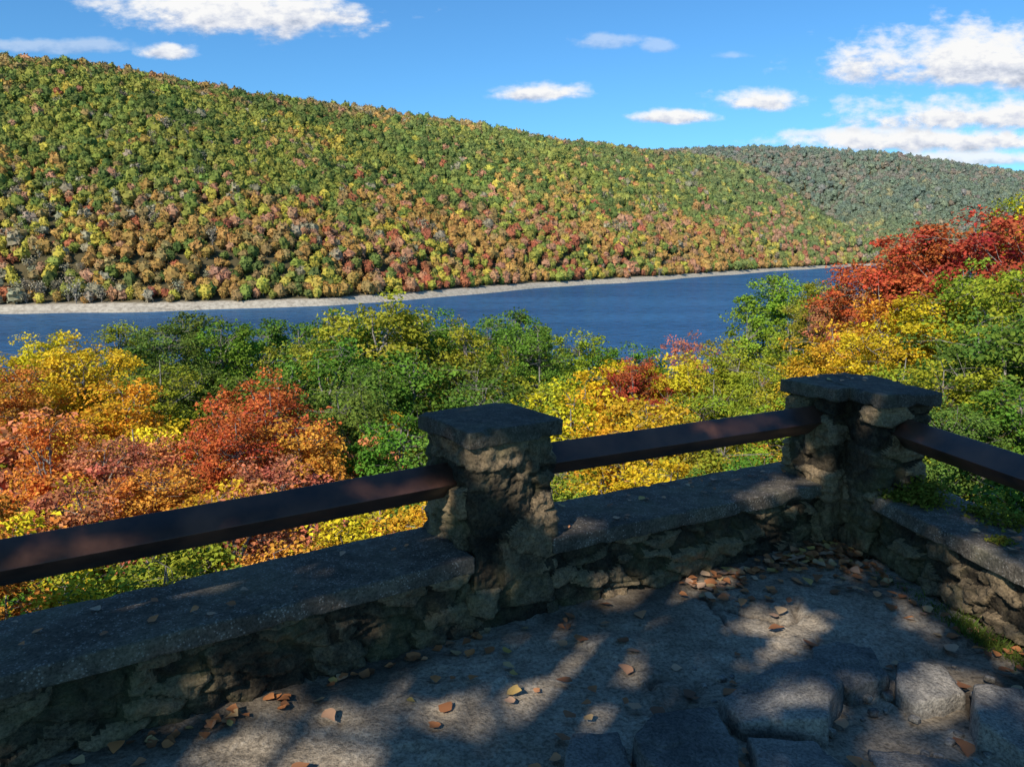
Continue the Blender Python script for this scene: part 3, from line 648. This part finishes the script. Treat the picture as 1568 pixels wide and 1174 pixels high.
# ------------------------------------------------------------ sky
w=bpy.data.worlds.new('World');scene.world=w;w.use_nodes=True;w.node_tree.nodes.clear();N=NT(w.node_tree)
out=N.a('ShaderNodeOutputWorld')
sky=N.a('ShaderNodeTexSky',sky_type='NISHITA',sun_disc=False,sun_elevation=math.asin(SUN[2]),sun_rotation=math.atan2(SUN[0],SUN[1])%(2*math.pi),altitude=300,air_density=1.,dust_density=.5,ozone_density=2.5)
tint=N.mix(1.,sky.outputs[0],(.42,.82,1.09),'MULTIPLY')
bg=N.a('ShaderNodeBackground',{'Color':tint,'Strength':.148});N.l.new(bg.outputs[0],out.inputs[0])
def cloud_mat():
    m,N,o=newmat('cloud');pos=N.a('ShaderNodeNewGeometry').outputs['Position']
    cv=N.a('ShaderNodeMapping',{'Vector':pos,'Scale':(1/9000.,0.,2.0/9000)}).outputs[0]
    at=N.a('ShaderNodeAttribute',attribute_name='cl').outputs['Vector'];s=N.a('ShaderNodeSeparateXYZ',{0:at});u,v,op=s.outputs
    n1=noise(N,cv,13,3,.5);n2=noise(N,cv,40,6,.6)
    nz=N.math('ADD',N.math('MULTIPLY',N.math('SUBTRACT',n1,.5),1.9),N.math('MULTIPLY',N.math('SUBTRACT',n2,.5),1.2))
    v2=N.math('MAXIMUM',v,N.math('MULTIPLY',v,-1.6))
    rr=N.math('SQRT',N.math('ADD',N.math('MULTIPLY',u,u),N.math('MULTIPLY',v2,v2)))
    dn=N.math('ADD',N.math('SUBTRACT',1.05,rr),nz)
    a=N.a('ShaderNodeMapRange',{'Value':dn,'From Min':-.15,'From Max':.6},interpolation_type='SMOOTHSTEP').outputs[0]
    fa=N.math('MULTIPLY',N.math('SUBTRACT',2.15,rr,clamp=True),1.,clamp=True)
    a=N.math('MULTIPLY',N.math('MULTIPLY',a,op),fa)
    sh=N.math('ADD',N.math('MULTIPLY',N.math('ADD',v,.85),.6),N.math('MULTIPLY',N.math('SUBTRACT',n2,.5),1.7),clamp=True)
    cc=N.ramp(sh,[(.05,(.48,.54,.66)),(.32,(.72,.76,.86)),(.62,(.99,.99,.99))])
    e=N.a('ShaderNodeEmission',{'Color':cc,'Strength':.97});t=N.a('ShaderNodeBsdfTransparent')
    mx=N.a('ShaderNodeMixShader',{0:a,1:t.outputs[0],2:e.outputs[0]});N.l.new(mx.outputs[0],o.inputs[0]);return m
P1=.00081
CL=[(-.325,.280,200,54,1.),(-.424,.2365,48,16,.95),(.037,.187,70,19,1.),(.30,.177,85,21,1.),(.20,.1598,78,15,1.),(.57,.224,220,58,1.),(.5654,.160,200,34,1.),(.53,.130,230,23,1.),(.5875,.1088,175,16,.85),(.113,.248,50,15,.35),(.181,.242,28,12,.3),(-.56,.2425,170,14,.35),(.46,.14,130,12,.7),(.27,.232,30,9,.25)]
mb=MB();cl=[]
for q,(k0,m0,hw,hh,op) in enumerate(CL):
    dist=9000+q*25;V=[]
    for (u,v) in ((-2.2,-1.6),(2.2,-1.6),(2.2,2.2),(-2.2,2.2)):
        V.append([(k0+u*hw*P1)*dist,dist,1.6+(m0+v*hh*P1)*dist]);cl.append((u,v,op))
    mb.add(V,[[0,1,2,3]],0,False)
ob=mesh_obj('sky_clouds',np.concatenate(mb.V),np.concatenate(mb.F),[cloud_mat()],attrs={'cl':('POINT','FLOAT_VECTOR',np.array(cl))})
L=bpy.data.lights.new('sun','SUN');L.energy=5.;L.angle=math.radians(.53);L.color=(1.,.93,.82)
lo_=bpy.data.objects.new('sun',L);scene.collection.objects.link(lo_);lo_.rotation_euler=Vector(SUN).to_track_quat('Z','Y').to_euler()
cam=bpy.data.cameras.new('camera');co=bpy.data.objects.new('camera',cam);scene.collection.objects.link(co);scene.camera=co
cam.sensor_width=36;cam.lens=27.02;cam.clip_start=.05;cam.clip_end=20000;co.location=(0,0,1.6);co.rotation_euler=(math.radians(80),0,0)
scene.view_settings.view_transform='Standard';scene.view_settings.look='None';scene.view_settings.exposure=0
